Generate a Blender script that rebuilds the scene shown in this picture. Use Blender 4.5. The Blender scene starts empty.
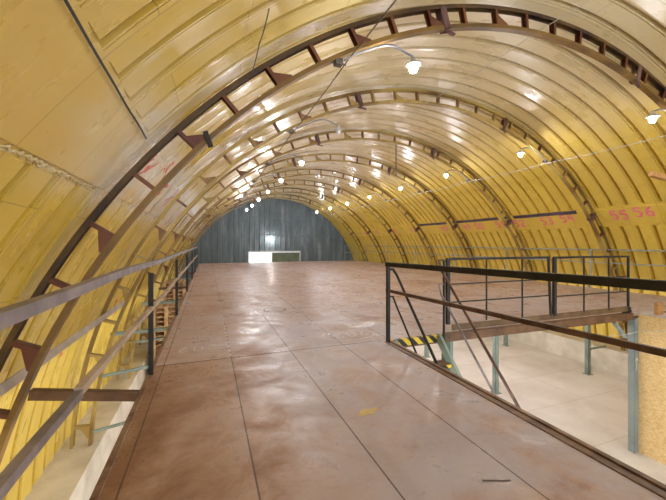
import bpy, math, random
from math import sin, cos, pi, radians as R, sqrt, atan, atan2, asin
from mathutils import Vector, Matrix
random.seed(7)
S = bpy.context.scene
COL = S.collection
ZC = 4.25                       # camera height above the ground floor
def W(x, y, z): return Vector((x, y, z + ZC))     # heights below are given relative to eye level
DECK = -1.5 + ZC
BAY, RIB0 = 3.09, 3.86
XC, ZA, RS = 5.33, -3.92 + ZC, 7.72               # vault axis and skin radius
PL = -3.52 + ZC                                   # top of the concrete plinths

# ------------------------------------------------------------ materials
def mat(name): 
    m = bpy.data.materials.new(name); m.use_nodes = True
    nt = m.node_tree; b = nt.nodes['Principled BSDF']
    return m, nt, b
def N(nt, t, **k):
    n = nt.nodes.new(t)
    for a, v in k.items():
        if a in n.inputs.keys(): n.inputs[a].default_value = v
        else: setattr(n, a, v)
    return n
def L(nt, a, b): nt.links.new(a, b)
def ramp(nt, src, stops, interp='LINEAR'):
    r = nt.nodes.new('ShaderNodeValToRGB'); L(nt, src, r.inputs[0]); cr = r.color_ramp; cr.interpolation = interp
    while len(cr.elements) < len(stops): cr.elements.new(.5)
    for e, (p, c) in zip(cr.elements, stops):
        e.position = p; e.color = (*c, 1) if len(c) == 3 else c
    return r.outputs[0]
def mixc(nt, fac, a, b, mode='MIX'):
    m = nt.nodes.new('ShaderNodeMix'); m.data_type = 'RGBA'; m.blend_type = mode
    for sock, v in ((m.inputs[0], fac), (m.inputs[6], a), (m.inputs[7], b)):
        if hasattr(v, 'is_output'): L(nt, v, sock)
        elif isinstance(v, (int, float)): sock.default_value = v
        else: sock.default_value = (*v, 1)
    return m.outputs[2]
def math_(nt, op, a, b=None, clamp=False):
    m = nt.nodes.new('ShaderNodeMath'); m.operation = op; m.use_clamp = clamp
    for s_, v in ((m.inputs[0], a), (m.inputs[1], b)):
        if v is None: continue
        if hasattr(v, 'is_output'): L(nt, v, s_)
        else: s_.default_value = v
    return m.outputs[0]
def noise(nt, vec, scale, detail=4, rough=.6, dist=0.):
    n = N(nt, 'ShaderNodeTexNoise'); n.inputs['Scale'].default_value = scale; n.inputs['Detail'].default_value = detail
    n.inputs['Roughness'].default_value = rough; n.inputs['Distortion'].default_value = dist
    L(nt, vec, n.inputs['Vector']); return n.outputs['Fac']
def mapping(nt, vec, scale=(1,1,1), loc=(0,0,0)):
    m = N(nt, 'ShaderNodeMapping'); m.inputs['Scale'].default_value = scale; m.inputs['Location'].default_value = loc
    L(nt, vec, m.inputs['Vector']); return m.outputs[0]
def geo(nt): return N(nt, 'ShaderNodeNewGeometry').outputs['Position']
def bump(nt, b, h, strength=.3, dist=.02):
    n = N(nt, 'ShaderNodeBump'); n.inputs['Strength'].default_value = strength; n.inputs['Distance'].default_value = dist
    L(nt, h, n.inputs['Height']); L(nt, n.outputs[0], b.inputs['Normal'])
def simple(name, c1, c2, scale=6, rough=.6, metal=0., bmp=.15, lo=.35, hi=.65):
    m, nt, b = mat(name); p = geo(nt); f = noise(nt, p, scale, 5)
    L(nt, ramp(nt, f, [(lo, c1), (hi, c2)]), b.inputs['Base Color'])
    b.inputs['Roughness'].default_value = rough; b.inputs['Metallic'].default_value = metal
    if bmp: bump(nt, b, noise(nt, p, scale*6, 3), bmp, .004)
    return m
def skin_material():
    m, nt, b = mat('yellow_sheet')
    uv = N(nt, 'ShaderNodeUVMap').outputs[0]      # u = metres along the hall, v = metres of arc
    sep = N(nt, 'ShaderNodeSeparateXYZ'); L(nt, uv, sep.inputs[0]); u, v = sep.outputs[0], sep.outputs[1]
    p = geo(nt)
    big = noise(nt, p, .45, 3); mid = noise(nt, mapping(nt, uv, (2.6, .7, 1)), 1, 5, .65); fine = noise(nt, p, 9, 4)
    deg = math_(nt, 'MULTIPLY', v, 180/(pi*RS))
    # height on the arch: 0 at the feet, 1 at the crown
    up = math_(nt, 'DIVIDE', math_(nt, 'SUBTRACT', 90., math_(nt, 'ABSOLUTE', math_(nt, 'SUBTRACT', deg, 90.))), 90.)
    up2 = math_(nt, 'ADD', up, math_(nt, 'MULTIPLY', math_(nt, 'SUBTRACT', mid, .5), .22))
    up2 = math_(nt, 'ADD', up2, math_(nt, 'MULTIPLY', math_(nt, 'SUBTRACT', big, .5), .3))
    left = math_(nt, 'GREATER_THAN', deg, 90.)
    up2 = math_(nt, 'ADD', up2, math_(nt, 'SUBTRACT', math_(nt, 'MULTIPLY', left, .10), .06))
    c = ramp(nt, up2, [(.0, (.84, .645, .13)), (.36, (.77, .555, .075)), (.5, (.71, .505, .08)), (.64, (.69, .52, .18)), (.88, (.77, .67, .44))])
    c = mixc(nt, math_(nt, 'MULTIPLY', fine, .18), c, (.42, .27, .05), 'MIX')
    # whitish overspray on the left flat band
    w1 = math_(nt, 'SUBTRACT', 1., math_(nt, 'DIVIDE', math_(nt, 'ABSOLUTE', math_(nt, 'SUBTRACT', deg, 141.6)), 5.5), True)
    w = math_(nt, 'MULTIPLY', w1, ramp(nt, noise(nt, p, 2.2, 4), [(.3, (.5,)*3), (.55, (2.2,)*3)]), True)
    near = ramp(nt, math_(nt, 'DIVIDE', u, 10.), [(.24, (.12,)*3), (.40, (1.,)*3)])
    c = mixc(nt, math_(nt, 'MULTIPLY', math_(nt, 'MULTIPLY', w, .9), near), c, (.80, .75, .64))
    st = noise(nt, mapping(nt, uv, (.8, 3.5, 1)), 1.1, 5, .6)
    smooth = math_(nt, 'LESS_THAN', math_(nt, 'ABSOLUTE', math_(nt, 'SUBTRACT', deg, 142.4)), 2.4)
    c = mixc(nt, math_(nt, 'MULTIPLY', smooth, ramp(nt, st, [(.4, (0,)*3), (.65, (.6,)*3)])), c, (.70, .46, .10))
    # sheet laps
    br = N(nt, 'ShaderNodeTexBrick'); br.offset = .37; br.offset_frequency = 2
    br.inputs['Color1'].default_value = (.86, .86, .86, 1); br.inputs['Color2'].default_value = (1, 1, 1, 1); br.inputs['Mortar'].default_value = (.25, .2, .12, 1)
    br.inputs['Scale'].default_value = 1; br.inputs['Mortar Size'].default_value = .005; br.inputs['Mortar Smooth'].default_value = .1
    br.inputs['Brick Width'].default_value = 2.3; br.inputs['Row Height'].default_value = BAY/4
    sw = N(nt, 'ShaderNodeCombineXYZ'); L(nt, v, sw.inputs[0]); L(nt, math_(nt, 'ADD', u, 100*BAY - RIB0 + .03), sw.inputs[1]); L(nt, sw.outputs[0], br.inputs['Vector'])
    c = mixc(nt, .45, c, br.outputs['Color'], 'MULTIPLY')
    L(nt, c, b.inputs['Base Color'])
    L(nt, ramp(nt, mid, [(.3, (.2,)*3), (.7, (.42,)*3)]), b.inputs['Roughness'])
    b.inputs['Specular IOR Level'].default_value = .7
    bump(nt, b, noise(nt, mapping(nt, uv, (3, 1.2, 1)), 1.3, 3), .18, .05)
    return m
def deck_material():
    m, nt, b = mat('rusty_deck_plate'); p = geo(nt)
    sep = N(nt, 'ShaderNodeSeparateXYZ'); L(nt, p, sep.inputs[0])
    br = N(nt, 'ShaderNodeTexBrick'); br.offset = 0.; br.offset_frequency = 2
    br.inputs['Color1'].default_value = (0,)*3+(1,); br.inputs['Color2'].default_value = (1,)*3+(1,); br.inputs['Mortar'].default_value = (.5,.5,.5,1)
    br.inputs['Scale'].default_value = 1; br.inputs['Mortar Size'].default_value = .006; br.inputs['Mortar Smooth'].default_value = 0.
    br.inputs['Brick Width'].default_value = 2.9; br.inputs['Row Height'].default_value = .79
    sw = N(nt, 'ShaderNodeCombineXYZ'); L(nt, math_(nt, 'ADD', math_(nt, 'MAXIMUM', sep.outputs[1], 4.4), 29-4.57+.0), sw.inputs[0]); L(nt, math_(nt, 'ADD', sep.outputs[0], 7.9-.285), sw.inputs[1]); L(nt, sw.outputs[0], br.inputs['Vector'])
    big = noise(nt, p, .8, 8, .68, .5); mid = noise(nt, p, 2.6, 10, .74, .5); fine = noise(nt, p, 28, 6, .8)
    tone = math_(nt, 'ADD', math_(nt, 'MULTIPLY', big, .6), math_(nt, 'MULTIPLY', mid, .4))
    tone = math_(nt, 'ADD', tone, math_(nt, 'MULTIPLY', math_(nt, 'SUBTRACT', math_(nt, 'MULTIPLY', br.outputs['Color'], 1.), .5), .07))
    # more rust on the trodden near-left plates
    wearx = math_(nt, 'MULTIPLY', math_(nt, 'SUBTRACT', .55, sep.outputs[0]), .16, False)
    weary = math_(nt, 'LESS_THAN', sep.outputs[1], 4.57)
    tone = math_(nt, 'SUBTRACT', tone, math_(nt, 'MULTIPLY', math_(nt, 'MAXIMUM', wearx, -.035), weary))
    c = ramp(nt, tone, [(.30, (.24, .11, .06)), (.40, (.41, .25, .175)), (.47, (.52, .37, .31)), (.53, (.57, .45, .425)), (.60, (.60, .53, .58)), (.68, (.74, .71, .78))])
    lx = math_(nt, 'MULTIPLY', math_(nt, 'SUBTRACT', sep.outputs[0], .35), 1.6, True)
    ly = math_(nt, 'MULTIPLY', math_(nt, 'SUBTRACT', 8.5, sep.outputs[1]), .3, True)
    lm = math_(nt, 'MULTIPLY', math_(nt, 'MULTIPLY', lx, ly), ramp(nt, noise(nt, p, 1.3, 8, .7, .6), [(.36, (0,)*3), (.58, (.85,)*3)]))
    c = mixc(nt, lm, c, (.50, .47, .56))  # lavender patina and sheen of the near plates, both put into the colour
    c = mixc(nt, math_(nt, 'MULTIPLY', fine, .42), c, (.30, .18, .12))
    c = mixc(nt, math_(nt, 'MULTIPLY', br.outputs['Fac'], .9), c, (.09, .05, .035))
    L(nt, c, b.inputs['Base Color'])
    L(nt, ramp(nt, mid, [(.38, (.6,)*3), (.6, (.26,)*3)]), b.inputs['Roughness'])
    b.inputs['Specular IOR Level'].default_value = .55
    bump(nt, b, mixc(nt, .7, mid, fine), .14, .012)
    return m
def floor_material():
    m, nt, b = mat('screed_floor'); p = geo(nt)
    f = noise(nt, p, .8, 6, .6, .3); g = noise(nt, p, 12, 5)
    c = ramp(nt, f, [(.3, (.64, .59, .53)), (.5, (.75, .71, .66)), (.7, (.85, .83, .79))])
    c = mixc(nt, math_(nt, 'MULTIPLY', g, .2), c, (.45, .39, .33))
    br = N(nt, 'ShaderNodeTexBrick'); br.offset = .0
    br.inputs['Scale'].default_value = 1; br.inputs['Mortar Size'].default_value = .008; br.inputs['Brick Width'].default_value = 2.4; br.inputs['Row Height'].default_value = 1.55
    L(nt, p, br.inputs['Vector'])
    c = mixc(nt, math_(nt, 'MULTIPLY', br.outputs['Fac'], .5), c, (.35, .27, .2))
    L(nt, c, b.inputs['Base Color']); b.inputs['Roughness'].default_value = .75
    bump(nt, b, g, .1, .01); return m
def osb_material():
    m, nt, b = mat('strand_board'); p = geo(nt)
    v = N(nt, 'ShaderNodeTexVoronoi'); v.inputs['Scale'].default_value = 1; L(nt, mapping(nt, p, (60, 26, 70)), v.inputs['Vector'])
    f = noise(nt, p, 5, 5)
    sc = N(nt, 'ShaderNodeSeparateXYZ'); L(nt, v.outputs['Color'], sc.inputs[0])
    c = ramp(nt, math_(nt, 'ADD', math_(nt, 'MULTIPLY', sc.outputs[0], .55), math_(nt, 'MULTIPLY', f, .5)), [(.15, (.62, .41, .17)), (.5, (.76, .55, .26)), (.85, (.86, .68, .38))])
    L(nt, c, b.inputs['Base Color']); b.inputs['Roughness'].default_value = .65; bump(nt, b, sc.outputs[0], .15, .004); return m
def hazard_material():
    m, nt, b = mat('hazard_tape'); p = geo(nt)
    sep = N(nt, 'ShaderNodeSeparateXYZ'); L(nt, p, sep.inputs[0])
    t = math_(nt, 'FRACT', math_(nt, 'MULTIPLY', math_(nt, 'ADD', sep.outputs[0], sep.outputs[2]), 5.2))
    L(nt, ramp(nt, t, [(0, (.75, .55, .03)), (.5, (.012, .012, .012))], 'CONSTANT'), b.inputs['Base Color']); b.inputs['Roughness'].default_value = .5
    return m
def endwall_material():
    m, nt, b = mat('slate_profiled_sheet'); p = geo(nt)
    f = noise(nt, mapping(nt, p, (1.2, 1, .25)), 1.3, 6, .65); g = noise(nt, p, 3, 4)
    c = ramp(nt, f, [(.3, (.09, .125, .145)), (.55, (.17, .215, .24)), (.72, (.33, .38, .40))])
    c = mixc(nt, math_(nt, 'MULTIPLY', g, .3), c, (.04, .05, .07))
    L(nt, c, b.inputs['Base Color']); b.inputs['Roughness'].default_value = .72; return m
def emit(name, c, s):
    m, nt, b = mat(name); b.inputs['Base Color'].default_value = (.9, .9, .9, 1)
    b.inputs['Emission Color'].default_value = (*c, 1); b.inputs['Emission Strength'].default_value = s; return m

M = dict(
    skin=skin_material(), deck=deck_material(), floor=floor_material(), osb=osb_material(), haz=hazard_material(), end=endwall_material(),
    plinth=simple('plinth_concrete', (.54, .50, .41), (.76, .72, .63), 1.6, .85),
    rib1=simple('brown_rib_paint', (.095, .05, .017), (.26, .145, .03), 1.1, .5),
    rib=simple('ochre_rib_paint', (.20, .115, .028), (.46, .33, .09), .7, .5, lo=.4, hi=.6),
    rib1o=simple('dark_shadowed_rib_paint', (.03, .015, .010), (.13, .07, .02), 1.3, .5),  # dark outer chord, deepened with the shadow line where it meets the skin
    batten1=simple('oxide_batten_paint', (.085, .018, .02), (.20, .075, .03), 1.3, .45),
    batten=simple('oxide_ochre_batten', (.15, .045, .03), (.40, .28, .09), .8, .5, lo=.42, hi=.56),
    splice=simple('plum_splice_plate', (.075, .03, .035), (.17, .10, .10), 3, .4),
    black=simple('black_painted_steel', (.007, .007, .008), (.020, .017, .017), 8, .6),
    brownrail=simple('brown_rail_paint', (.06, .028, .02), (.16, .09, .07), 5, .4),
    greyrail=simple('weathered_grey_rail', (.15, .13, .15), (.32, .28, .30), 5, .45),
    palerail=simple('pale_wood_rail', (.40, .31, .24), (.58, .47, .38), 5, .7),
    galv=simple('grey_green_pipe', (.25, .31, .32), (.36, .42, .42), 4, .45),
    green=simple('sage_green_steel', (.17, .24, .22), (.26, .33, .30), 3, .5),
    bluegreen=simple('blue_grey_steel', (.20, .25, .26), (.27, .32, .32), 2.5, .45),
    darkgreen=simple('dark_green_steel', (.045, .075, .06), (.10, .14, .11), 4, .5),
    beam=simple('brown_beam', (.075, .035, .018), (.17, .085, .042), 4, .5),
    edge=simple('worn_edge_steel', (.12, .06, .035), (.30, .19, .13), 6, .45),
    toe=simple('toe_board_brown', (.09, .05, .022), (.17, .10, .045), 4, .6),
    wood=simple('pallet_wood', (.36, .22, .11), (.60, .41, .22), 7, .8),
    plank=simple('pale_plank', (.36, .30, .26), (.52, .45, .40), 3, .8),
    block=simple('timber_block', (.40, .20, .06), (.55, .30, .11), 9, .7),
    roofb=simple('dusty_board', (.45, .40, .40), (.68, .64, .64), 2, .8),
    rope=simple('cream_rope', (.50, .42, .28), (.75, .68, .52), 20, .9),
    rubber=simple('black_rubber', (.008, .008, .008), (.02, .02, .02), 9, .55),
    pipe=simple('grey_conduit', (.22, .22, .23), (.34, .34, .35), 8, .35, .5),
    castg=simple('lamp_housing', (.5, .5, .5), (.62, .62, .62), 8, .4, .6),
    cable=simple('grey_cable', (.10, .09, .08), (.16, .15, .13), 8, .6),
    wcable=simple('pale_cable', (.5, .48, .42), (.65, .62, .55), 8, .6),
    pink=simple('pink_spray', (.85, .10, .24), (.85, .22, .32), 4, .6, bmp=0),
    red=simple('red_pink_spray', (.70, .10, .10), (.78, .25, .22), 5, .6, bmp=0),
    purple=simple('dark_purple_strip', (.05, .035, .06), (.12, .09, .12), 3, .5, bmp=0),
    chalk=simple('chalk', (.66, .58, .54), (.85, .80, .78), 12, .9, bmp=0),
    chalkw=simple('white_paint_dash', (.72, .66, .6), (.85, .8, .76), 12, .9, bmp=0),
    ink=simple('dark_ring_mark', (.09, .07, .07), (.16, .12, .11), 12, .8, bmp=0),
    ypaint=simple('yellow_spill', (.62, .47, .17), (.72, .58, .28), 12, .8, bmp=0),
    gate=simple('olive_gate_sheet', (.10, .13, .08), (.17, .20, .13), 2, .55),
    foam=simple('seam_foam', (.55, .42, .16), (.80, .72, .50), 14, .8, bmp=.6),
    bulb=emit('lit_bulb', (.95, .95, 1), 430.), bulbfill=emit('fill_bulb', (1, .97, .92), 270.), bulbend=emit('lit_bulb_wall', (1, .95, .88), 120.), bulboff=simple('unlit_bulb', (.65, .65, .62), (.8, .8, .78), 5, .2, bmp=0),
)

# ------------------------------------------------------------ mesh helpers
class MB:
    def __init__(s): s.v, s.f, s.sm = [], [], []
    def add(s, vs, fs, smooth=False):
        o = len(s.v); s.v += [Vector(p) for p in vs]
        for f in fs: s.f.append([i+o for i in f]); s.sm.append(smooth)
        return s
    def box(s, c, d, M3=None):
        c = Vector(c); hx, hy, hz = d[0]/2, d[1]/2, d[2]/2
        vs = [Vector((x, y, z)) for x in (-hx, hx) for y in (-hy, hy) for z in (-hz, hz)]
        if M3: vs = [M3 @ q for q in vs]
        return s.add([c+q for q in vs], [(0,1,3,2),(4,6,7,5),(0,4,5,1),(2,3,7,6),(0,2,6,4),(1,5,7,3)])
    def b2(s, a, b):     # box by two corners
        a, b = Vector(a), Vector(b); return s.box((a+b)/2, [abs(b[i]-a[i]) for i in range(3)])
    def bar(s, p, q, w, h, up=(0,0,1)):
        p, q = Vector(p), Vector(q); d = (q-p); l = d.length; d.normalize(); up = Vector(up)
        x = d.cross(up); 
        if x.length < 1e-4: x = d.cross(Vector((0,1,0)))
        x.normalize(); z = x.cross(d)
        return s.box((p+q)/2, (w, l, h), Matrix((x, d, z)).transposed())
    def tube(s, pts, r, n=8, cap=True):
        pts = [Vector(p) for p in pts]; rs = r if isinstance(r, (list, tuple)) else [r]*len(pts)
        vs, fs = [], []; prev = None
        for i, p in enumerate(pts):
            t = (pts[min(i+1, len(pts)-1)] - pts[max(i-1, 0)]).normalized()
            if prev is None: a = t.orthogonal().normalized()
            else: a = (prev - t*prev.dot(t)).normalized()
            prev = a; b = t.cross(a)
            for k in range(n): vs.append(p + (a*cos(2*pi*k/n) + b*sin(2*pi*k/n))*rs[i])
        for i in range(len(pts)-1):
            for k in range(n): fs.append((i*n+k, i*n+(k+1)%n, (i+1)*n+(k+1)%n, (i+1)*n+k))
        s.add(vs, fs, True)
        if cap: s.add(vs[:n], [tuple(range(n-1, -1, -1))]); s.add(vs[-n:], [tuple(range(n))])
        return s
    def lathe(s, c, prof, n=20):      # prof: (radius, z)
        c = Vector(c); vs = [c+Vector((r*cos(2*pi*k/n), r*sin(2*pi*k/n), z)) for r, z in prof for k in range(n)]
        fs = [(i*n+k, i*n+(k+1)%n, (i+1)*n+(k+1)%n, (i+1)*n+k) for i in range(len(prof)-1) for k in range(n)]
        s.add(vs, fs, True); s.add(vs[:n], [tuple(range(n-1, -1, -1))]); s.add(vs[-n:], [tuple(range(n))]); return s
    def prism(s, poly, y0, y1):       # polygon in xz, extruded along y
        n = len(poly); vs = [(x, y0, z) for x, z in poly] + [(x, y1, z) for x, z in poly]
        return s.add(vs, [tuple(range(n)), tuple(range(2*n-1, n-1, -1))] + [(i, i+n, (i+1)%n+n, (i+1)%n) for i in range(n)])
    def build(s, name, m, parent=None, bevel=0, org=None):
        o_ = Vector(org) if org is not None else Vector((0,0,0))
        me = bpy.data.meshes.new(name); me.from_pydata([tuple(v-o_) for v in s.v], [], s.f); me.update()
        me.polygons.foreach_set('use_smooth', s.sm)
        me.materials.append(M[m] if isinstance(m, str) else m)
        o = bpy.data.objects.new(name, me); COL.objects.link(o)
        if parent: o.parent = parent
        elif org is not None: o.location = o_
        if bevel:
            b = o.modifiers.new('bevel', 'BEVEL'); b.width = bevel; b.segments = 2; b.limit_method = 'ANGLE'
        return o
def tag(o, label=None, cat=None, group=None, kind=None):
    for k, v in (('label', label), ('category', cat), ('group', group), ('kind', kind)):
        if v: o[k] = v
    return o
def thing(name, loc, label, cat, group=None, rz=0):
    o = bpy.data.objects.new(name, None); COL.objects.link(o); o.location = loc; o.rotation_euler.z = rz; o.empty_display_size = .2
    return tag(o, label, cat, group)
def copy_tree(o, parent=None):
    c = o.copy(); COL.objects.link(c)
    if parent: c.parent = parent
    for ch in list(o.children): copy_tree(ch, c)
    return c
def struct(o): o['kind'] = 'structure'; return o

# ------------------------------------------------------------ camera
cd = bpy.data.cameras.new('camera'); cam = bpy.data.objects.new('camera', cd); COL.objects.link(cam)
cam.location = (0, 0, ZC); cam.rotation_euler = (pi/2, 0, -atan(125/335)); cd.sensor_width = 36; cd.lens = 36*335/666; cd.shift_y = -7/666
cd.clip_start = .02; cd.clip_end = 200; S.camera = cam

# ------------------------------------------------------------ the vault skin
YB, YE = RIB0 - 4*BAY - .4, 28.6
def groove(y):           # 0 on the flat pan, 1 in the outward groove
    p = BAY/8; t = ((y - RIB0 + .19 + 50*p) % p)
    if t < .006: return 0
    if t < .076: return 1
    if .094 < t < .108: return .8
    if t > p-.031: return -.14
    return 0
def bandmask(deg):       # the flat lap band with the sprayed numbers
    for a, b in ((35.4, 39.9), (140.1, 144.8)):
        if a - .5 < deg < b + .5: return 0
    return 1
def wob(y, a):
    return .010*sin(1.9*y+3*sin(a*3)) * sin(5.3*a+.7*y) + .006*sin(7.1*y+9*a) * sin(3.3*a-y)
def skin_r(y, deg):
    a = R(deg); r = RS + .12*groove(y)*bandmask(deg) + wob(y, a)
    if 35.4 < deg < 39.9 or 140.1 < deg < 144.8: r -= .018
    return r
def skin_p(y, deg, off=0.):
    r = skin_r(y, deg) - off; a = R(deg); return Vector((XC + r*cos(a), y, ZA + r*sin(a)))
def ylist():
    p = BAY/8; ys = []; k = 0; y = RIB0 - .19 - 33*p
    while y < YE:
        ys += [y-.0310, y-.0300, y+.0055, y+.0065, y+.0755, y+.0765, y+.0935, y+.0945, y+.1075, y+.1085, y+.22]; y += p
    return [q for q in ys if q < YE] + [YE]
def make_skin(name, d0, d1, n):
    ys = ylist(); sp = [35.38, 35.42, 39.88, 39.92, 140.08, 140.12, 144.78, 144.82, 34.88, 34.92, 40.38, 40.42, 139.58, 139.62, 145.28, 145.32]
    ds = sorted([d0 + (d1-d0)*i/n for i in range(n+1)] + [q for q in sp if d0 < q < d1])
    nd = len(ds); vs = []; uvs = []
    for y in ys:
        for d in ds: vs.append(tuple(skin_p(y, d))); uvs.append((y, R(d)*RS))
    fs = [(i*nd+j, i*nd+j+1, (i+1)*nd+j+1, (i+1)*nd+j) for i in range(len(ys)-1) for j in range(nd-1)]
    me = bpy.data.meshes.new(name); me.from_pydata(vs, [], fs)
    ul = me.uv_layers.new(name='UVMap')
    for l in me.loops: ul.data[l.index].uv = uvs[l.vertex_index]
    me.polygons.foreach_set('use_smooth', [True]*len(fs)); me.update()
    try: me.set_sharp_from_angle(angle=R(25))
    except Exception: pass
    me.materials.append(M['skin']); o = bpy.data.objects.new(name, me); COL.objects.link(o); struct(o); return o
A0 = math.degrees(asin((PL-ZA)/RS))
wall_right = make_skin('wall_right', A0, 52, 56)
ceiling = make_skin('ceiling', 52, 128, 80)
wall_left = make_skin('wall_left', 128, 180-A0, 56)

# crusted foam along the lower lap of the near left band
fb = MB(); rr = random.Random(3)
fp = [skin_p(1.0 + 2.74*i/120, 145.0+rr.uniform(-.09,.09), .004) for i in range(121)]
fb.tube(fp, [rr.uniform(.004, .015) for _ in fp], 7)
fp = [skin_p(1.0 + 2.74*i/120, 145.12+rr.uniform(-.12,.12), .004) for i in range(121)]
fb.tube(fp, [rr.uniform(.001, .010) for _ in fp], 6)
fb.build('seam_sealant', 'foam', wall_left)
# dark open lap on the upper side of the left band
g = MB()
for i in range(60):
    y0, y1 = 1.0+2.72*i/60, 1.0+2.72*(i+1)/60
    g.add([skin_p(y0, 139.98, .035), skin_p(y1, 139.98, .035), skin_p(y1, 140.10, .035), skin_p(y0, 140.10, .035)], [(0,1,2,3)])
g.build('lap_gap', 'rubber', wall_left)

# floor, plinths
struct(MB().b2((-3.2, YB-1, -.12), (13.9, 31.5, 0)).build('floor', 'floor'))
struct(MB().b2((-2.9, YB, 0), (-1.78, YE, PL)).build('trim_1', 'plinth', bevel=.01))
struct(MB().b2((12.45, YB, 0), (13.6, YE, PL)).build('trim_2', 'plinth', bevel=.01))

# ------------------------------------------------------------ end wall with its gate opening
def endwall():
    OX0, OX1, OZ = 3.2, 7.5, -.80+ZC
    mb = MB(); r = RS+.16; x = XC - r; p = .42
    def zt(x): return ZA + sqrt(max(0, r*r-(x-XC)**2))
    y0 = YE - .03
    xs = []
    x = XC - r
    while x < XC + r - .01:
        for a, off in ((0, 0), (.30, 0), (.33, .05), (.39, .05)): 
            if x+a < XC + r: xs.append((x+a, off))
        x += p
    xs.append((XC+r-.001, 0))
    for q in (OX0, OX1): xs.append((q, 0))
    xs.sort()
    for (xa, oa), (xb, ob) in zip(xs, xs[1:]):
        zb = OZ if (xa >= OX0-1e-6 and xb <= OX1+1e-6) else 0
        za_, zb_ = zt(xa), zt(xb)
        if min(za_, zb_) <= zb: za_, zb_ = max(za_, zb), max(zb_, zb)
        mb.add([(xa, y0-oa, zb), (xb, y0-ob, zb), (xb, y0-ob, zb_), (xa, y0-oa, za_)], [(0,1,2,3)])
        mb.add([(xa, y0+.05, zb), (xb, y0+.05, zb), (xb, y0+.05, zb_), (xa, y0+.05, za_)], [(3,2,1,0)])
    w = struct(mb.build('wall_back', 'end'))
    fr = MB()
    for zz in (2.1+ZC, .55+ZC):
        h = sqrt(r*r-(zz-ZA)**2)-.15; fr.b2((XC-h, y0-.12, zz), (XC+h, y0-.055, zz+.08))
    for xx in (2.1, 8.3): fr.b2((xx, y0-.13, 0), (xx+.1, y0-.055, zt(xx)-.05))
    tag(fr.build('wall_girt', 'end', w), 'horizontal and upright girts on the dark end wall')
    # gate: left half stands open, right leaf shut
    d = thing('door_1', (OX0, y0, 0), None, None); d['kind'] = 'structure'
    fm = MB(); fm.b2((-.10, -.12, 0), (0, 0, OZ+.12)); fm.b2((OX1-OX0, -.12, 0), (OX1-OX0+.10, 0, OZ+.12)); fm.b2((0, -.12, OZ), (OX1-OX0, 0, OZ+.12))
    fm.b2((1.84, -.12, 0), (1.92, -.03, OZ)); fm.build('gate_frame', 'castg', d)
    lf = MB(); lf.b2((1.92, -.08, .05), (OX1-OX0, -.03, OZ-.01))
    for k in range(7): lf.b2((1.98+k*.33, -.10, .1), (2.02+k*.33, -.08, OZ-.05))
    tag(lf.build('gate_leaf', 'gate', d), 'shut olive gate leaf')
endwall()

# ------------------------------------------------------------ arched ribs
RI, RO, CD = 7.3, 7.62, .10
def arc_sweep(prof, a0, a1, n, cx, cz):
    """prof: closed list of (r, y); swept about the arch axis"""
    m = len(prof); vs, fs = [], []
    for i in range(n+1):
        a = a0+(a1-a0)*i/n
        vs += [(cx + r*cos(a), y, cz + r*sin(a)) for r, y in prof]
    for i in range(n):
        for k in range(m): fs.append((i*m+k, i*m+(k+1)%m, (i+1)*m+(k+1)%m, (i+1)*m+k))
    fs += [tuple(range(m)), tuple(range(n*m+m-1, n*m-1, -1))]
    return MB().add(vs, fs)
SPL = (39.0, 73.0, 107.0)
def batten_mesh(gusset):
    b = MB(); t = .008; r0, r1 = RI+.045, RO-.045
    b.b2((r0, -.045, -.02), (r1, .045, -.02+t))                         # web
    b.b2((r0, -.045, -.02), (r1, -.045+t, .022)); b.b2((r0, .045-t, -.02), (r1, .045, .022))
    if gusset:
        s_ = gusset
        b.prism([(r0-.01, .02*s_), (r0-.01, .19*s_), (r0+.02, .19*s_), (r1-.09, .02*s_)], -.045, -.035)
        b.prism([(r0-.01, .02*s_), (r0-.01, .19*s_), (r0+.02, .19*s_), (r1-.09, .02*s_)], .035, .045)
        b.b2((r0-.004, -.045, min(.0, .19*s_)), (r0+.004, .045, max(.0, .19*s_)))
    return b
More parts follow.
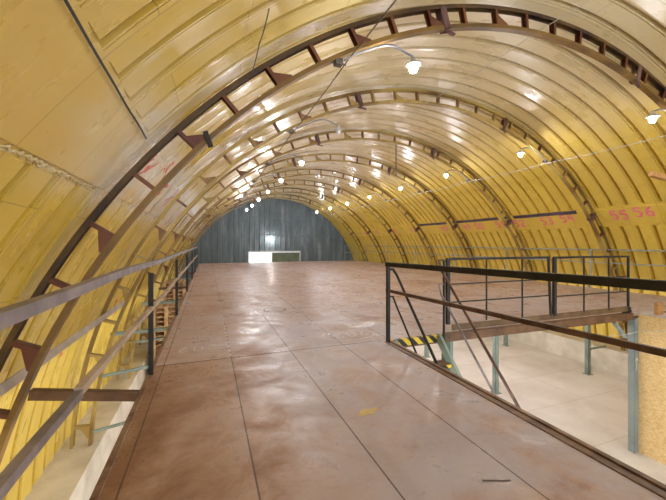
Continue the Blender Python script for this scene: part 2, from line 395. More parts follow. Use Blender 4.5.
def make_rib(zc_cam, xc, mc, mbt, label):
    zc = zc_cam + ZC - PL                  # arch axis relative to the root, which stands on the plinth top
    root = thing('arched_rib', (xc, RIB0, PL), label, 'roof rib', 'arched steel ribs')
    a0i, a0o = asin(max(0.0, -zc)/RI)+.002, asin(max(0.0, -zc)/RO)+.002
    w = CD/2
    pi_ = [(RI, -w), (RI, w), (RI+.05, w), (RI+.05, w-.008), (RI+.008, w-.008), (RI+.008, -w+.008), (RI+.05, -w+.008), (RI+.05, -w)]
    po_ = [(RO, -w), (RO, w), (RO-.05, w), (RO-.05, w-.008), (RO-.008, w-.008), (RO-.008, -w+.008), (RO-.05, -w+.008), (RO-.05, -w)][::-1]
    arc_sweep(pi_, a0i, pi-a0i, 110, 0, zc).build('inner_chord', mc, root)
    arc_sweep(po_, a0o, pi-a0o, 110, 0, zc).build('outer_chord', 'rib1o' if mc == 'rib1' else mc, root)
    ms = {}
    n = 18
    for i in range(-n, n+1):
        a = pi/2 + i*.0822
        if a < a0i+.02 or a > pi-a0i-.02: continue
        gs = 0 if i % 2 else (-1 if (a > pi/2 and a < 2.5) else 1)
        if .35 < a < pi/2+.1: gs = 0
        if gs not in ms:
            o = batten_mesh(gs).build('batten', mbt, root); ms[gs] = o.data
        else:
            o = bpy.data.objects.new('batten', ms[gs]); COL.objects.link(o); o.parent = root
        o.location = (0, 0, zc); o.rotation_euler.y = -a
    me = None
    for d in SPL:
        if me is None:
            b = MB(); b.b2((RI-.02, -.06, -.05), (RO-.03, -.05, .05)); b.b2((RI-.02, .05, -.05), (RO-.03, .06, .05))
            b.b2((RI-.07, -.06, .0), (RI-.002, -.05, .05)); b.bar((RI-.03, -.05, .05), (RI-.10, -.05, -.09), .05, .02)
            o = b.build('splice_plate', 'splice', root); me = o.data
        else:
            o = bpy.data.objects.new('splice_plate', me); COL.objects.link(o); o.parent = root
        o.location = (0, 0, zc); o.rotation_euler.y = -R(d)
    return root
ORD = ['third', 'fourth', 'fifth', 'sixth', 'seventh']
make_rib(-3.99, 5.26, 'rib1', 'batten1', 'brown arched steel rib nearest the camera, crossing top left')
r1_=[o for o in bpy.data.objects if o.name == 'arched_rib'][0]
MB().box(Vector((-.0, 3.79, 1.10+ZC)), (.05, .03, .17), Matrix.Rotation(R(-20), 3, 'Y')).build('hanging_bracket', 'black', r1_, org=r1_.location)
rb = make_rib(-3.86, 5.40, 'rib', 'batten', 'second arched rib from the camera, behind the black gate panels'); rb.location.y = RIB0+BAY
for k in range(2, 8):
    c = copy_tree(rb); c.location.y = RIB0 + k*BAY
    c['label'] = (ORD[k-2] + ' arched rib counted from the camera towards the dark end wall') if k < 7 else 'last arched rib, framing the dark end wall'
for k, w_ in ((-1, 'directly overhead'), (-2, 'first behind the camera'), (-3, 'second behind the camera')):
    c = copy_tree(rb); c.location.y = RIB0 + k*BAY; c['label'] = 'arched rib standing ' + w_

# ------------------------------------------------------------ lamps
def make_lamp(side, lit):
    """root at the junction box under the rib's inner chord; side +1: lamp reaches towards +x"""
    s = side
    root = thing('arch_lamp', (0,0,0), '', 'lamp', 'lamps under the arched ribs')
    b = MB(); b.box((0, 0, .01), (.10, .09, .08)); b.tube([(0, -.02, .05), (0, -.02, .09)], .02); b.tube([(-.065, 0, .0), (-.10, 0, 0)], .014); b.tube([(.065, 0, 0), (.10, 0, 0)], .014)
    b.build('junction_box', 'cable', root, bevel=.006)
    MB().tube([(.06*s, -.06, .02), (.2*s, -.065, .12), (.45*s, -.07, .24), (.60*s, -.07, .31), (.72*s, -.07, .33), (.84*s, -.07, .31), (.96*s, -.07, .27), (1.03*s, -.07, .25), (1.04*s, -.07, .22)], .016, 8).build('arm', 'pipe', root)
    MB().lathe((1.04*s, -.07, .10), [(.022, .14), (.03, .13), (.034, .08)], 14).build('socket', 'castg', root)
    h = MB(); h.lathe((1.04*s, -.07, .10), [(.035, .085), (.055, .08), (.085, .05), (.085, .035), (.05, .03)], 20)
    for k in range(12):
        a = 2*pi*k/12; h.bar((1.04*s+.04*cos(a), -.07+.04*sin(a), .158), (1.04*s+.098*cos(a), -.07+.098*sin(a), .145), .006, .04)
    h.build('heat_sink', 'castg', root)
    MB().lathe((1.04*s, -.07, .10), [(.048, .03), (.052, 0), (.05, -.03), (.038, -.055), (.015, -.066)], 18).build('bulb', 'bulb' if lit else 'bulboff', root)
    return root
BX = 3.75
lamps = {}
pos = ['nearest', 'second', 'third', 'fourth', 'fifth', 'sixth', 'seventh', 'eighth']
for side, nm in ((1, 'left'), (-1, 'right')):
    pro = make_lamp(side, True); first = True
    for k in range(0, 8):
        off = side == 1 and k == 1
        if off: o = make_lamp(side, False)
        elif first: o = pro; first = False
        else: o = copy_tree(pro)
        cx, cz = (5.26, -3.99) if k == 0 else (5.40, -3.86)
        if k == 0 and side < 0: cx -= .16
        o.location = (cx - side*BX, RIB0 + k*BAY, cz + ZC + sqrt(RI**2-BX**2) - .05)
        if k < 0: o['label'] = 'lit lamp on a curved arm, %s row, %s' % (nm, ('above the camera', 'behind the camera', 'farthest behind the camera')[-k-1])
        elif off: o['label'] = 'unlit lamp on a curved arm under the second rib, left row'
        else: o['label'] = 'lit lamp on a curved arm, %s row, under the %s rib away' % (nm, pos[k])
# lamp on the end wall
e = thing('wall_lamp', (4.97, YE-.16, .36+ZC), 'single bright lamp low on the dark end wall above the gate', 'lamp')
MB().box((0, .05, .12), (.06, .1, .16)).build('bracket', 'pipe', e); MB().tube([(0, .05, .16), (0, -.15, .2), (0, -.25, .17)], .014).build('arm', 'pipe', e)
MB().lathe((0, -.25, .02), [(.03, .16), (.06, .10), (.06, .07), (.05, .06)], 18).build('lamp_shade', 'castg', e)
MB().lathe((0, -.25, .02), [(.05, .06), (.09, .0), (.09, -.05), (.02, -.10)], 16).build('bulb', 'bulbend', e)

# cables strung from rib to rib
def cable(pts, r, m, label, sag=.03):
    out = []
    for a, b in zip(pts, pts[1:]):
        a, b = Vector(a), Vector(b)
        for i in range(8):
            t = i/8; q = a.lerp(b, t); q.z -= sag*4*t*(1-t); out.append(q)
    out.append(Vector(pts[-1])); tag(MB().tube(out, r, 6).build('cable', m), label, 'cable')
zl = -3.86+ZC+sqrt(RI**2-BX**2)-.05
cable([(1.65, RIB0+k*BAY, zl-.05) for k in range(-1, 8)], .008, 'cable', 'dark cable linking the lamp boxes of the left row')
cable([(9.15, RIB0+k*BAY, zl-.05) for k in range(-1, 8)], .008, 'wcable', 'pale cable linking the lamp boxes of the right row')
cable([(4.9, RIB0+k*BAY, ZC+3.36) for k in range(-1, 5)], .006, 'wcable', 'thin pale cable strung along the crown of the vault', .05)
cable([W(.457, 3.80, 1.90), W(.48, 3.4, 1.99), W(.506, 2.97, 2.07)], .006, 'cable', 'thin dark wire dropping from the roof above the nearest rib')
tag(MB().tube([W(6.06, RIB0+2*BAY, 3.40), W(6.06, RIB0+2*BAY, 2.35)], .018).tube([W(6.06, RIB0+2*BAY, 2.36), W(6.06, RIB0+2*BAY, 2.30)], .03).build('drop_pipe', 'cable'), 'thin vertical pipe hanging from the third rib near the crown', 'pipe')

# ------------------------------------------------------------ sprayed numbers
DIG = {'0': [[(.5,1),(.15,.85),(.05,.5),(.15,.15),(.5,0),(.85,.15),(.95,.5),(.85,.85),(.5,1)]],
 '1': [[(.2,.75),(.55,1),(.55,0)]],
 '2': [[(.1,.8),(.35,1),(.75,.95),(.88,.7),(.6,.4),(.1,0),(.95,.02)]],
 '3': [[(.1,.95),(.6,1),(.85,.8),(.45,.55),(.88,.3),(.6,0),(.1,.08)]],
 '4': [[(.3,1),(.1,.45),(.95,.45)],[(.7,.95),(.7,0)]],
 '5': [[(.9,1),(.15,1),(.12,.58),(.6,.62),(.9,.35),(.6,0),(.1,.08)]],
 '6': [[(.8,1),(.3,.75),(.08,.3),(.4,0),(.85,.1),(.85,.45),(.45,.55),(.12,.3)]],
 '7': [[(.1,1),(.9,1),(.4,0)]],
 '8': [[(.5,.55),(.15,.78),(.5,1),(.85,.78),(.5,.55),(.1,.25),(.5,0),(.9,.25),(.5,.55)]],
 '9': [[(.88,.65),(.5,.45),(.15,.7),(.45,1),(.85,.9),(.85,.5),(.5,0)]]}
def ribbon(mb, pts, w, fn):
    P = []
    for a, b in zip(pts, pts[1:]):
        n = max(1, int(math.hypot(b[0]-a[0], b[1]-a[1])/.02))
        P += [(a[0]+(b[0]-a[0])*i/n, a[1]+(b[1]-a[1])*i/n) for i in range(n)]
    P.append(pts[-1]); vs = []
    for i, p in enumerate(P):
        q, r = P[min(i+1, len(P)-1)], P[max(i-1, 0)]; dx, dy = q[0]-r[0], q[1]-r[1]; l = math.hypot(dx, dy) or 1
        nx, ny = -dy/l*w/2, dx/l*w/2; vs += [fn(p[0]+nx, p[1]+ny), fn(p[0]-nx, p[1]-ny)]
    mb.add(vs, [(2*i, 2*i+1, 2*i+3, 2*i+2) for i in range(len(P)-1)])
def text_strokes(mb, txt, cw, ch, gap, w, fn):
    tot = len(txt)*cw+(len(txt)-1)*gap
    for i, c in enumerate(txt):
        x0 = -tot/2+i*(cw+gap)
        for s_ in DIG[c]: ribbon(mb, [(x0+a*cw, (b-.5)*ch) for a, b in s_], w, fn)
def on_right(y0, deg0, off=.004):
    return lambda x, h: skin_p(y0 - x, deg0 + math.degrees(h/RS), off)
for t, y, dg in (('56', 5.72, 38.4), ('55', 6.33, 38.0), ('54', 7.85, 38.1), ('53', 8.6, 37.7), ('52', 9.75, 37.5), ('51', 10.65, 37.5), ('50', 11.85, 37.4), ('49', 12.6, 37.3), ('48', 14.2, 37.4), ('47', 17.1, 37.4), ('46', 19.2, 37.4), ('45', 21.6, 37.4), ('44', 23.4, 37.4)):
    mb = MB(); text_strokes(mb, t, .20, .30, .06, .05, on_right(y, dg)); o = mb.build('painted_number', 'pink', wall_right)
for a, b, sd in ((7.45, 9.85, 1), (10.6, 13.4, 2), (13.8, 16.2, 3), (10.15, 10.4, 4)):
    mb = MB(); n = 60
    for i in range(n):
        y0, y1 = a+(b-a)*i/n, a+(b-a)*(i+1)/n
        mb.add([skin_p(y0, 39.3, .006), skin_p(y1, 39.3, .006), skin_p(y1, 40.3, .02), skin_p(y0, 40.3, .02)], [(0,1,2,3)])
    mb.build('dark_strip', 'purple', wall_right)
def on_left(y0, deg0, off=.004):
    return lambda x, h: skin_p(y0 + x, deg0 - math.degrees(h/RS), off)
def left_marks(y, deg, strokes, m='red'):
    mb = MB()
    for w_, pts in strokes: ribbon(mb, pts, w_, on_left(y, deg))
    mb.build('sprayed_mark', m, wall_left)
CR = [(.035, [(-.28, -.18), (-.05, -.02), (.0, .1)]), (.10, [(-.02, .12), (.06, .12)]), (.035, [(-.15, -.27), (.12, -.08), (.3, .1)]), (.11, [(.06, -.06), (.16, -.04)])]
left_marks(4.45, 141.0, CR); left_marks(7.3, 141.0, CR); left_marks(10.4, 141.2, CR)
left_marks(5.35, 139.4, [(.09, [(-.1, -.1), (.05, .1)]), (.06, [(.0, .0), (.2, -.2)])], 'red')
left_marks(5.9, 141.0, [(.07, [(-.3, 0), (.3, .02)]), (.07, [(-.2, -.2), (.2, -.15)]), (.07, [(.0, -.3), (.0, .2)])], 'red')
left_marks(6.05, 162.6, [(.06, [(-.25, .12), (-.1, .05)]), (.06, [(-.05, .0), (.12, -.08)]), (.05, [(.2, -.2), (.3, -.32)])], 'red')
left_marks(9.0, 161, [(.08, [(-.3, .1), (.2, .05)]), (.07, [(-.1, -.2), (.25, -.25)])], 'red')

# ------------------------------------------------------------ the mezzanine deck
XL, XR, YN = -.60, 2.555, 4.56          # walkway edges and the far side of the stair opening
XW, YD = 12.1, 26.4
dk = thing('mezzanine_deck', (XL, YN, 0), 'wide rust-stained steel plate mezzanine deck on posts, filling the hall', 'mezzanine')
O = Vector((XL, YN, 0))
def dpart(mb, name, m, bevel=0, label=None):
    o = mb.build(name, m, dk, bevel, org=O)
    if label: o['label'] = label
    return o
mb = MB(); mb.b2((XL, -4, DECK-.012), (XR, YN, DECK)); 
pl_ = [(XL, YN), (3.64, YN), (7.95, 4.30), (XW, 4.30), (XW, YD), (XL, YD)]
mb.add([(x, y, DECK-.012) for x, y in pl_]+[(x, y, DECK) for x, y in pl_], [(5,4,3,2,1,0), (6,7,8,9,10,11)]+[(i, (i+1)%6, (i+1)%6+6, i+6) for i in range(6)])
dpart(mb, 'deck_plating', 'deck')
# edge channels
mb = MB(); mb.b2((XR-.05, -4, DECK-.2), (XR-.01, YN-.08, DECK+.010)); mb.b2((XR-.01, -4, DECK-.2), (XR+.035, YN-.08, DECK+.002)); mb.b2((XR+.035, -4, DECK-.2), (XR+.085, YN-.08, DECK+.014))
dpart(mb, 'edge_channel', 'edge', .006, 'worn steel channel along the walkway edge by the stair opening')
mb = MB(); mb.b2((XL-.05, -4, DECK-.18), (XL, YD, DECK+.006)); dpart(mb, 'edge_channel', 'edge', .004)
mb = MB(); mb.b2((XL, YD, DECK-.2), (XW, YD+.06, DECK+.004)); dpart(mb, 'edge_channel', 'beam')
# stair-opening header: hazard strip, then the brown beam and toe board
mb = MB(); mb.b2((XR+.05, YN-.07, DECK-.10), (3.62, YN, DECK+.004)); dpart(mb, 'hazard_strip', 'haz', 0, 'yellow and black striped edge at the head of the stairs')
mb = MB(); mb.bar((3.62, YN-.04, DECK-.05), (8.05, 4.25, DECK+.02), .08, .14); dpart(mb, 'edge_beam', 'beam', .004)
mb = MB(); mb.bar((3.80, YN-.03, DECK+.095), (7.92, 4.24, DECK+.18), .02, .10); dpart(mb, 'toe_board', 'toe', .003, 'brown toe board under the black gate panels')
# columns and joists
def column(x, y, m, w=.13, z1=None, base=True):
    z1 = z1 or DECK-.02; mb = MB()
    mb.b2((x-w/2, y-w/2, 0), (x-w/2+.012, y+w/2, z1)); mb.b2((x+w/2-.012, y-w/2, 0), (x+w/2, y+w/2, z1)); mb.b2((x-w/2, y-.006, 0), (x+w/2, y+.006, z1))
    mb.b2((x-w/2, y-w/2, 0), (x+w/2, y-w/2+.012, z1))
    if base: mb.b2((x-w*.9, y-w*.9, 0), (x+w*.9, y+w*.9, .015))
    return dpart(mb, 'column', m, .003)
column(3.72, YN+.02, 'darkgreen', .10); column(3.88, YN+.14, 'green', .10)
c = column(8.12, 4.26, 'bluegreen', .12, DECK-.03, False); c['label'] = 'blue-grey corner column at the end of the strand board wall'
ar = MB(); fn = lambda x, h: Vector((8.12+x, 4.26-.062, ZC-2.45+h))
ribbon(ar, [(0, -.13), (0, .13)], .012, fn); ribbon(ar, [(-.05, .06), (0, .13), (.05, .06)], .012, fn); dpart(ar, 'chalk_arrow', 'chalkw', 0, 'small white chalk arrow pointing up the column')
for y in (7.3, 10.5, 13.7, 16.9, 20.1, 23.3):
    for x in (0.0, 3.8, 7.65, 11.55): column(x, y, 'green', .12)
for y in (-2.2, 1.0): 
    for x in (-.2, 2.2): column(x, y, 'green', .12)
for y in (4.75, 7.3, 10.5, 13.7, 16.9, 20.1, 23.3):
    mb = MB(); mb.b2((XL, y-.05, DECK-.2), (XW-.05, y+.05, DECK-.013)); dpart(mb, 'cross_beam', 'beam')
for y in (-2.2, 1.0):
    mb = MB(); mb.b2((XL, y-.05, DECK-.2), (XR-.03, y+.05, DECK-.013)); dpart(mb, 'cross_beam', 'beam')
mb = MB(); mb.bar((7.95, 4.3, DECK-.42), (7.62, 4.32, DECK-.09), .07, .05); dpart(mb, 'knee_brace', 'bluegreen', .003)
mb = MB(); mb.bar((11.6, 7.3, .80), (12.44, 7.3, .80), .05, .05); dpart(mb, 'wall_tie', 'green')
# ties from the deck to the ribs on the left
def tie(y0, z0, y1, z1, m, w, h, x0=-1.62):
    mb = MB(); mb.bar(W(x0, y1, z1), W(XL-.04, y0, z0), w, h); dpart(mb, 'rib_tie', m, .003)
tie(3.80, -1.52, 3.83, -1.38, 'beam', .07, .09, -1.52)
tie(7.05, -1.62, 6.95, -1.62, 'green', .05, .06); tie(10.1, -1.6, 10.0, -1.6, 'green', .05, .07); tie(13.2, -1.6, 13.1, -1.6, 'beam', .06, .08); tie(16.3, -1.6, 16.2, -1.6, 'green', .06, .08); tie(19.4, -1.6, 19.3, -1.6, 'beam', .06, .08)
mb = MB()
mb.tube([W(-1.78, 6.95, -2.35), W(-.3, 7.3, -2.3)], .03); dpart(mb, 'rib_tie', 'green')
mb = MB(); mb.tube([W(-1.88, 6.95, -3.3), W(-.3, 7.25, -3.2)], .03); dpart(mb, 'rib_tie', 'green')
mb = MB(); mb.tube([W(-1.8, 10.04, -2.6), W(-.3, 10.4, -2.6)], .03); dpart(mb, 'rib_tie', 'green')
# marks on the plating
dz = DECK + .0015
def on_deck(x0, y0, sgn=1): return lambda x, h: Vector((x0+sgn*x, y0+sgn*h, dz))
mb = MB(); text_strokes(mb, '202', .13, .22, .06, .018, on_deck(-.13, 5.13, -1)); dpart(mb, 'chalk_number', 'chalk', 0, 'faded chalk number, upside down from here')
mb = MB(); text_strokes(mb, '202', .15, .24, .06, .02, on_deck(2.2, 5.05, -1)); ribbon(mb, [(.45*cos(a*pi/12), .3*sin(a*pi/12)) for a in range(25)], .016, on_deck(2.15, 5.05)); dpart(mb, 'chalk_number', 'chalk', 0, 'chalk number inside a chalk ring')
mb = MB().b2((XL+.02, 4.565, DECK), (XR-.06, 4.577, DECK+.0012)); dpart(mb, 'plate_joint', 'black')
mb = MB(); ribbon(mb, [(.24*cos(a*pi/14), .24*sin(a*pi/14)) for a in range(29)], .03, on_deck(1.40, 7.5)); dpart(mb, 'dark_ring', 'ink')
mb = MB(); ribbon(mb, [(.33*cos(a*pi/14), .33*sin(a*pi/14)) for a in range(29)], .012, on_deck(3.1, 7.2)); dpart(mb, 'chalk_ring', 'chalk')
mb = MB(); y = 4.65
while y < 9:
    l = random.uniform(.06, .14); mb.add([(.27, y, dz), (.29, y, dz), (.29, y+l, dz), (.27, y+l, dz)], [(0,1,2,3)]); y += l+random.uniform(.08, .2)
y = 7.2
while y < 9.4:
    l = random.uniform(.04, .12); mb.add([(1.05, y, dz), (1.08, y, dz), (1.08, y+l, dz), (1.05, y+l, dz)], [(0,1,2,3)]); y += l+random.uniform(.05, .3)
dpart(mb, 'paint_dashes', 'chalkw')
pts = [(.0,.03),(.05,.05),(.11,.035),(.15,.045),(.17,.01),(.12,-.01),(.10,-.045),(.03,-.035),(-.01,-.05),(-.05,-.02),(-.02,0)]
MBp = MB().add([(1.27+a*1.05, 2.68+b*1.2, dz) for a, b in pts], [tuple(range(len(pts)-1, -1, -1))]); dpart(MBp, 'paint_spill', 'ypaint', 0, 'pale yellow paint spill')
mb = MB(); ribbon(mb, [(-.08, .03), (0, .0), (.05, -.02), (.09, -.03)], .016, on_deck(1.70, 1.62)); dpart(mb, 'gouge', 'ink')

# ------------------------------------------------------------ rails
def rail_thing(name, loc, label): return thing(name, loc, label, 'railing')
# left guardrail
r = rail_thing('guardrail', (XL, 4.3, DECK), 'grey guardrail along the left edge of the deck, rusty steel with a lower rail')
def rp(root, mb, name, m, bevel=0, lab=None):
    o = mb.build(name, m, root, bevel, org=root.location)
    if lab: o['label'] = lab
    return o
yp = [-2.9, .7, 4.3, 7.65, 11.3, 14.9, 18.4, 21.6]
xr = XL - .01
for y in yp: rp(r, MB().box((xr-.0, y, DECK+.57-.05), (.05, .04, 1.28)), 'post', 'black', .004)
zt_, zm_ = -.24+ZC, -.75+ZC
def wavy(y, a): return a*sin(y*1.3+1)+a*.5*sin(y*2.9)
for (a, b) in ((-3, .95), (.95, 4.3), (4.3, 11.3), (11.3, 21.7)):
    mb = MB(); n = 8
    for i in range(n):
        y0, y1 = a+(b-a)*i/n, a+(b-a)*(i+1)/n
        mb.bar((xr+wavy(y0,.006), y0, zt_+wavy(y0+2,.006)+(.008 if a==.95 else 0)), (xr+wavy(y1,.006), y1+.004, zt_+wavy(y1+2,.006)+(.008 if a==.95 else 0)), .05, .05)
    rp(r, mb, 'top_rail', 'greyrail')
for (a, b) in ((-3, 2.0), (2.0, 21.7)):
    mb = MB(); n = 12
    for i in range(n):
        y0, y1 = a+(b-a)*i/n, a+(b-a)*(i+1)/n
        mb.bar((xr+.012+wavy(y0,.008), y0, zm_+(.0 if a < 0 else .012)), (xr+.012+wavy(y1,.008), y1+.004, zm_+(.0 if a < 0 else .012)), .038, .04)
    rp(r, mb, 'mid_rail', 'greyrail' if a < 0 else 'palerail')
# walkway rail beside the stair opening
r = rail_thing('guardrail', (XR, YN-.1, DECK), 'black and brown guardrail along the right edge of the walkway, in front of the stairs')
for y in (YN-.10, .85, -2.6): rp(r, MB().box((XR-.0, y, DECK+.58), (.05, .05, 1.16)), 'post', 'black', .004)
ya, yb = YN-.05, -3.0
rp(r, MB().bar((XR, ya, -.325+ZC), (XR, 1.1, -.255+ZC), .055, .065).bar((XR, 1.1, -.255+ZC), (XR, yb, -.25+ZC), .055, .065), 'top_rail', 'black', .004)
rp(r, MB().bar((XR, ya, -.72+ZC), (XR, 1.1, -.655+ZC), .035, .045).bar((XR, 1.1, -.655+ZC), (XR, yb, -.655+ZC), .035, .045), 'mid_rail', 'brownrail', .004)
# gate panels on the far side of the opening
def gate_panel(x0, x1, z0, uprights, label, lean=0):
    r = thing('gate_panel', (x0, YN-.03-(x0-3.72)*.07, DECK+z0), label, 'railing', 'black gate panels at the opening', -.07)
    w = x1-x0; H = 1.08
    mk = lambda mb, nm: mb.build(nm, 'black', r, .003)
    rise = 0
    mk(MB().bar((0,0,0), (-.02*0,0,H), .06, .05, (0,1,0)), 'post'); mk(MB().bar((w+.06*lean,0,rise), (w,0,H+rise*2), .035, .035, (0,1,0)), 'post')
    mk(MB().bar((-.02,0,H), (w+.02,0,H+rise*2), .035, .04), 'top_rail')
    for q in (.66, .36): mk(MB().bar((0,0,q), (w,0,q+.01*w), .02, .022), 'mid_rail')
    for u in uprights: mk(MB().bar((u*w,0,.02+rise*u), (u*w,0,H+rise*u*2), .022, .022, (0,1,0)), 'upright')
    return r
gate_panel(3.72, 5.86, .155, (.36, .72), 'left black gate panel above the stair opening', 1)
gate_panel(6.00, 7.92, .15, (.38, .72), 'right black gate panel above the stair opening, beside the corner column')
# far-side wall rail
r = rail_thing('guardrail', (12.02, 7.5, DECK), 'thin grey-green pipe guardrail along the yellow right wall')
for y in (4.75, 7.5, 10.9, 14.1, 17.6, 21.1, 24.6): rp(r, MB().tube([(12.02, y, DECK), (12.02, y, DECK+1.28)], .022), 'post', 'galv')
rp(r, MB().tube([(12.02, 4.6, DECK+1.28), (12.02, 24.6, DECK+1.28)], .02), 'top_rail', 'galv')
rp(r, MB().tube([(12.02, 4.6, DECK+.86), (12.02, 24.6, DECK+.86)], .018), 'mid_rail', 'galv')
r = rail_thing('guardrail', (11.4, YD-.1, DECK), 'short grey pipe guardrail at the far right corner of the deck')
rp(r, MB().tube([(10.9, YD-.1, DECK), (10.9, YD-.1, DECK+1.22), (10.95, YD-.1, DECK+1.25), (11.95, YD-.1, DECK+1.25), (11.95, YD-.1, DECK)], .025), 'frame', 'galv')
rp(r, MB().tube([(10.9, YD-.1, DECK+.7), (11.95, YD-.1, DECK+.7)], .02), 'mid_rail', 'galv')

# ------------------------------------------------------------ stairs descending towards the camera
SX0, SX1 = 2.68, 3.50
st = thing('staircase', (SX0, YN-.1, 0), 'steep steel staircase with striped treads dropping through the opening', 'stairs')
sl = 1.0                 # drop per metre of run (tan)
ytop = YN-.08
def sp(x, run, dz_=0): return Vector((x, ytop-run, DECK+dz_-run*sl*1.08))
def spart(mb, n, m, b=.003): return mb.build(n, m, st, b, org=st.location)
end = (DECK)/1.08
for x, m_ in ((SX0, 'green'), (SX1, 'green')): spart(MB().bar(sp(x, -.02, -.03), sp(x, end-.02, -.03), .05, .13), 'stringer', m_)
n = 8
for i in range(1, n):
    run = end*i/n; p = sp(0, run); 
    t = spart(MB().b2((SX0+.03, p.y-.02, p.z-.03), (SX1-.03, p.y+.20, p.z)), 'tread', 'edge')
    MB().b2((SX0+.04, p.y-.028, p.z-.045), (SX1-.04, p.y-.02, p.z+.001)).build('striped_nosing', 'haz', t, org=st.location)
def hr(x, name, z0, pts_extra, m, rad, e=end-.25):
    spart(MB().tube(pts_extra + [sp(x, .06, z0), sp(x, e, z0)], rad), name, m, 0)
# near handrail springs from the walkway post, far one from its own post
hr(SX0, 'handrail', 1.08, [Vector((SX0-.10, ytop-.02, DECK+1.10)), Vector((SX0-.03, ytop-.0, DECK+1.10))], 'black', .02)
hr(SX0, 'mid_handrail', .60, [Vector((SX0-.12, ytop-.0, DECK+.68)), Vector((SX0-.02, ytop+.02, DECK+.68))], 'black', .015)
hr(SX1, 'handrail', 1.13, [Vector((SX1+.10, ytop, DECK+1.22)), Vector((SX1+.0, ytop, DECK+1.22))], 'brownrail', .02)
hr(SX1, 'mid_handrail', .74, [Vector((SX1+.10, ytop, DECK+.83)), Vector((SX1-.0, ytop, DECK+.83))], 'greyrail', .016)
spart(MB().box((SX1+.10, ytop, DECK+.60), (.03, .03, 1.26)), 'post', 'black')
for run in (1.75,):
    for x in (SX0, SX1): spart(MB().bar(sp(x, run, .0), sp(x, run, 1.1), .03, .03, (0,1,0)), 'baluster', 'brownrail')

# ------------------------------------------------------------ strand board room at right
os_ = thing('board_partition', (8.19, 4.18, 0), 'strand board room below the deck at the right edge of the photo', 'partition')
H = ZC-1.44
a = MB()
MB().b2((0, -1.24, 0), (.018, 0, H)).build('board', 'osb', os_)
for k in range(1, 4): MB().b2((.001*(k%2), -1.24-1.25*k, 0), (.018, -1.243-1.25*(k-1), H)).build('board', 'osb', os_)
MB().b2((.0, .002, 0), (3.6, .02, H)).build('board', 'osb', os_)
for k in range(5): MB().b2((.019, -.05-1.2*k, 0), (.069, -.10-1.2*k, H-.0)).build('stud', 'wood', os_)
tag(MB().b2((-.02, -5.0, H), (3.7, .05, H+.022)).build('board_lid', 'roofb', os_), 'dusty pale lid of the room')
LID = H+.022
b_ = MB().b2((8.27, 3.92, LID), (8.44, 3.99, LID+.24)).build('timber_block', 'block', None, .006, org=(8.35, 3.96, LID)); tag(b_, 'upright orange-brown timber block standing on the dusty lid at the right edge', 'block')
b_ = MB().b2((9.1, 3.5, LID), (9.28, 3.56, LID+.2)).build('timber_block', 'block', None, .006, org=(9.2, 3.53, LID)); tag(b_, 'timber block just cut by the right edge of the photo', 'block')
mb = MB()
for k in range(7):
    ra = .10+.012*sin(k*2.1); mb.tube([Vector((8.02+ra*cos(t*pi/10+k)+.02*sin(k), 4.33+ra*.6*sin(t*pi/10+k), LID+.012+.013*k+.01*sin(t+k))) for t in range(21)], .013, 6)
tag(mb.build('cable_coil', 'rubber'), 'black cable coil heaped at the foot of the right gate panel', 'cable')
cable([W(6.6, 4.36, -1.78), W(7.2, 4.1, -1.76), W(7.98, 4.05, -1.72), W(8.15, 3.7, -1.65), W(8.16, 2.4, -1.60), W(8.16, .5, -1.58)], .006, 'wcable', 'thin grey cable drooping below the beam and across the strand board', .02)
cable([(8.5, 4.05, LID+.02), (9.2, 3.9, LID+.02), (9.9, 3.2, LID+.02)], .012, 'rubber', 'black cable lying on the dusty lid behind the timber block', 0)

# wooden stub on the rib beyond the right edge
tag(MB().bar(W(8.02, 3.92, 1.34), W(9.1, 3.92, 1.22), .09, .09).bar(W(9.06, 3.92, 1.2), W(9.06, 3.92, 2.3), .06, .06, (0,1,0)).build('timber_bracket', 'block', None, .004), 'brown timber bracket end poking in at the right edge, high on the wall', 'bracket')

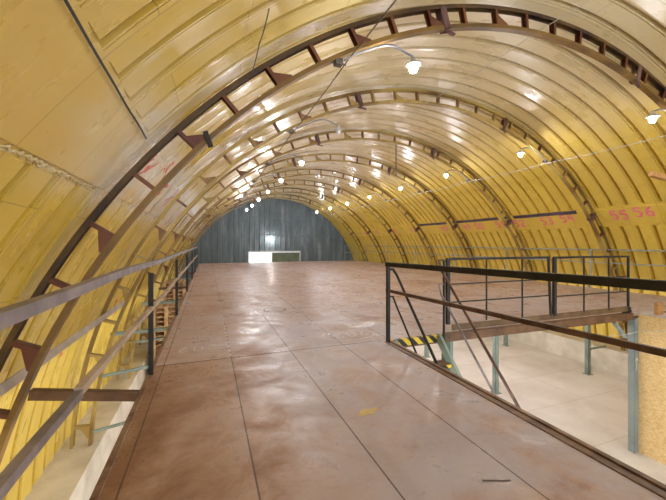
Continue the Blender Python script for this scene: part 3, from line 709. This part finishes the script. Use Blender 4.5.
# ------------------------------------------------------------ left side: plank, rope, pallets
tag(MB().bar(W(-1.69, 1.5, -1.28), W(-1.69, 8.4, -1.28), .09, .03, (1, 0, .5)).build('plank', 'plank', None, .004), 'long pale plank lying along the ribs, left of the deck', 'plank')
mb = MB(); rr = random.Random(5)
for k in range(7):
    ra = .10+rr.uniform(-.02, .03); cx, cy, cz = -1.62+rr.uniform(-.02,.02), 3.0+rr.uniform(-.03,.03), -1.25+ZC+.012*k
    mb.tube([Vector((cx+ra*.6*cos(t*pi/10), cy+ra*sin(t*pi/10), cz+.02*sin(t*.9+k))) for t in range(21)], .008, 6)
tag(mb.build('rope_coil', 'rope'), 'cream rope coil on the plank at the left edge', 'rope')
def pallet():
    r = thing('pallet', (0,0,0), '', 'pallet', 'wooden pallets stacked in the gap by the left wall')
    Lx, Ly = .78, 1.2
    for k in range(5): MB().b2((-Lx/2+k*.17, -Ly/2, .122), (-Lx/2+k*.17+.10, Ly/2, .144)).build('deck_board', 'wood', r)
    for k in range(3): MB().b2((-Lx/2, -Ly/2+k*.55, .1), (Lx/2, -Ly/2+k*.55+.1, .122)).build('stringer_board', 'wood', r)
    for k in range(3):
        for x in (-.39, -.05, .29): MB().b2((x, -Ly/2+k*.55, .022), (x+.1, -Ly/2+k*.55+.1, .1)).build('spacer_block', 'wood', r)
    for k in range(3): MB().b2((-.39+k*.34, -Ly/2, 0), (-.29+k*.34, Ly/2, .022)).build('bottom_board', 'wood', r)
    return r
pr = pallet(); first = True
for s_, (y, n, nm) in enumerate(((12.0, 16, 'nearer'), (14.7, 19, 'farther'))):
    for k in range(n):
        o = pr if first else copy_tree(pr); first = False
        o.location = (-1.20, y+random.uniform(-.02, .02), k*.1445); o.rotation_euler.z = random.uniform(-.012, .012)
        o['label'] = 'wooden pallet in the %s left stack, %s' % (nm, 'topmost' if k == n-1 else ('%d below the topmost' % (n-1-k)))

# ------------------------------------------------------------ added fill lamps, unseen under the deck, to brighten the ground floor
def fill_lamp():
    t = thing('added_lamp', (0,0,0), '', 'lamp', 'added fill lamps under the deck')
    MB().tube([(0,0,0), (0,0,-.16)], .012).build('stem', 'castg', t)
    MB().lathe((0,0,-.2), [(.02, .06), (.10, .02), (.11, 0), (.06, -.005)], 18).build('lamp_shade', 'castg', t)
    MB().lathe((0,0,-.2), [(.045, -.005), (.055, -.05), (.04, -.09), (.012, -.10)], 16).build('bulb', 'bulbfill', t); return t
bl = fill_lamp(); first = True
for x, y in [(.5, q) for q in (-.6, 2.6, 6.2, 9.2, 12.3, 15.5, 19, 23)] + [(2.0, .2), (2.0, 3.2)] + [(x, q) for x in (3.9, 6.2, 9.6) for q in (6.4, 9.2, 12.3, 16)]:
    o = bl if first else copy_tree(bl); first = False
    o.location = (x, y, DECK-.014); o['label'] = 'added fill lamp unseen below the deck, lighting the ground floor'
# ------------------------------------------------------------ daylight and view
w = bpy.data.worlds.new('daylight'); S.world = w; w.use_nodes = True
bg = w.node_tree.nodes['Background']; bg.inputs[0].default_value = (.86, .93, 1, 1); bg.inputs[1].default_value = 2.6
v = S.view_settings; v.view_transform = 'Standard'; v.look = 'None'; v.gamma = 1; v.use_curve_mapping = False; v.exposure = .86
S.cycles.max_bounces = 10; S.cycles.diffuse_bounces = 6; S.cycles.sample_clamp_indirect = 6; S.cycles.use_denoising = True
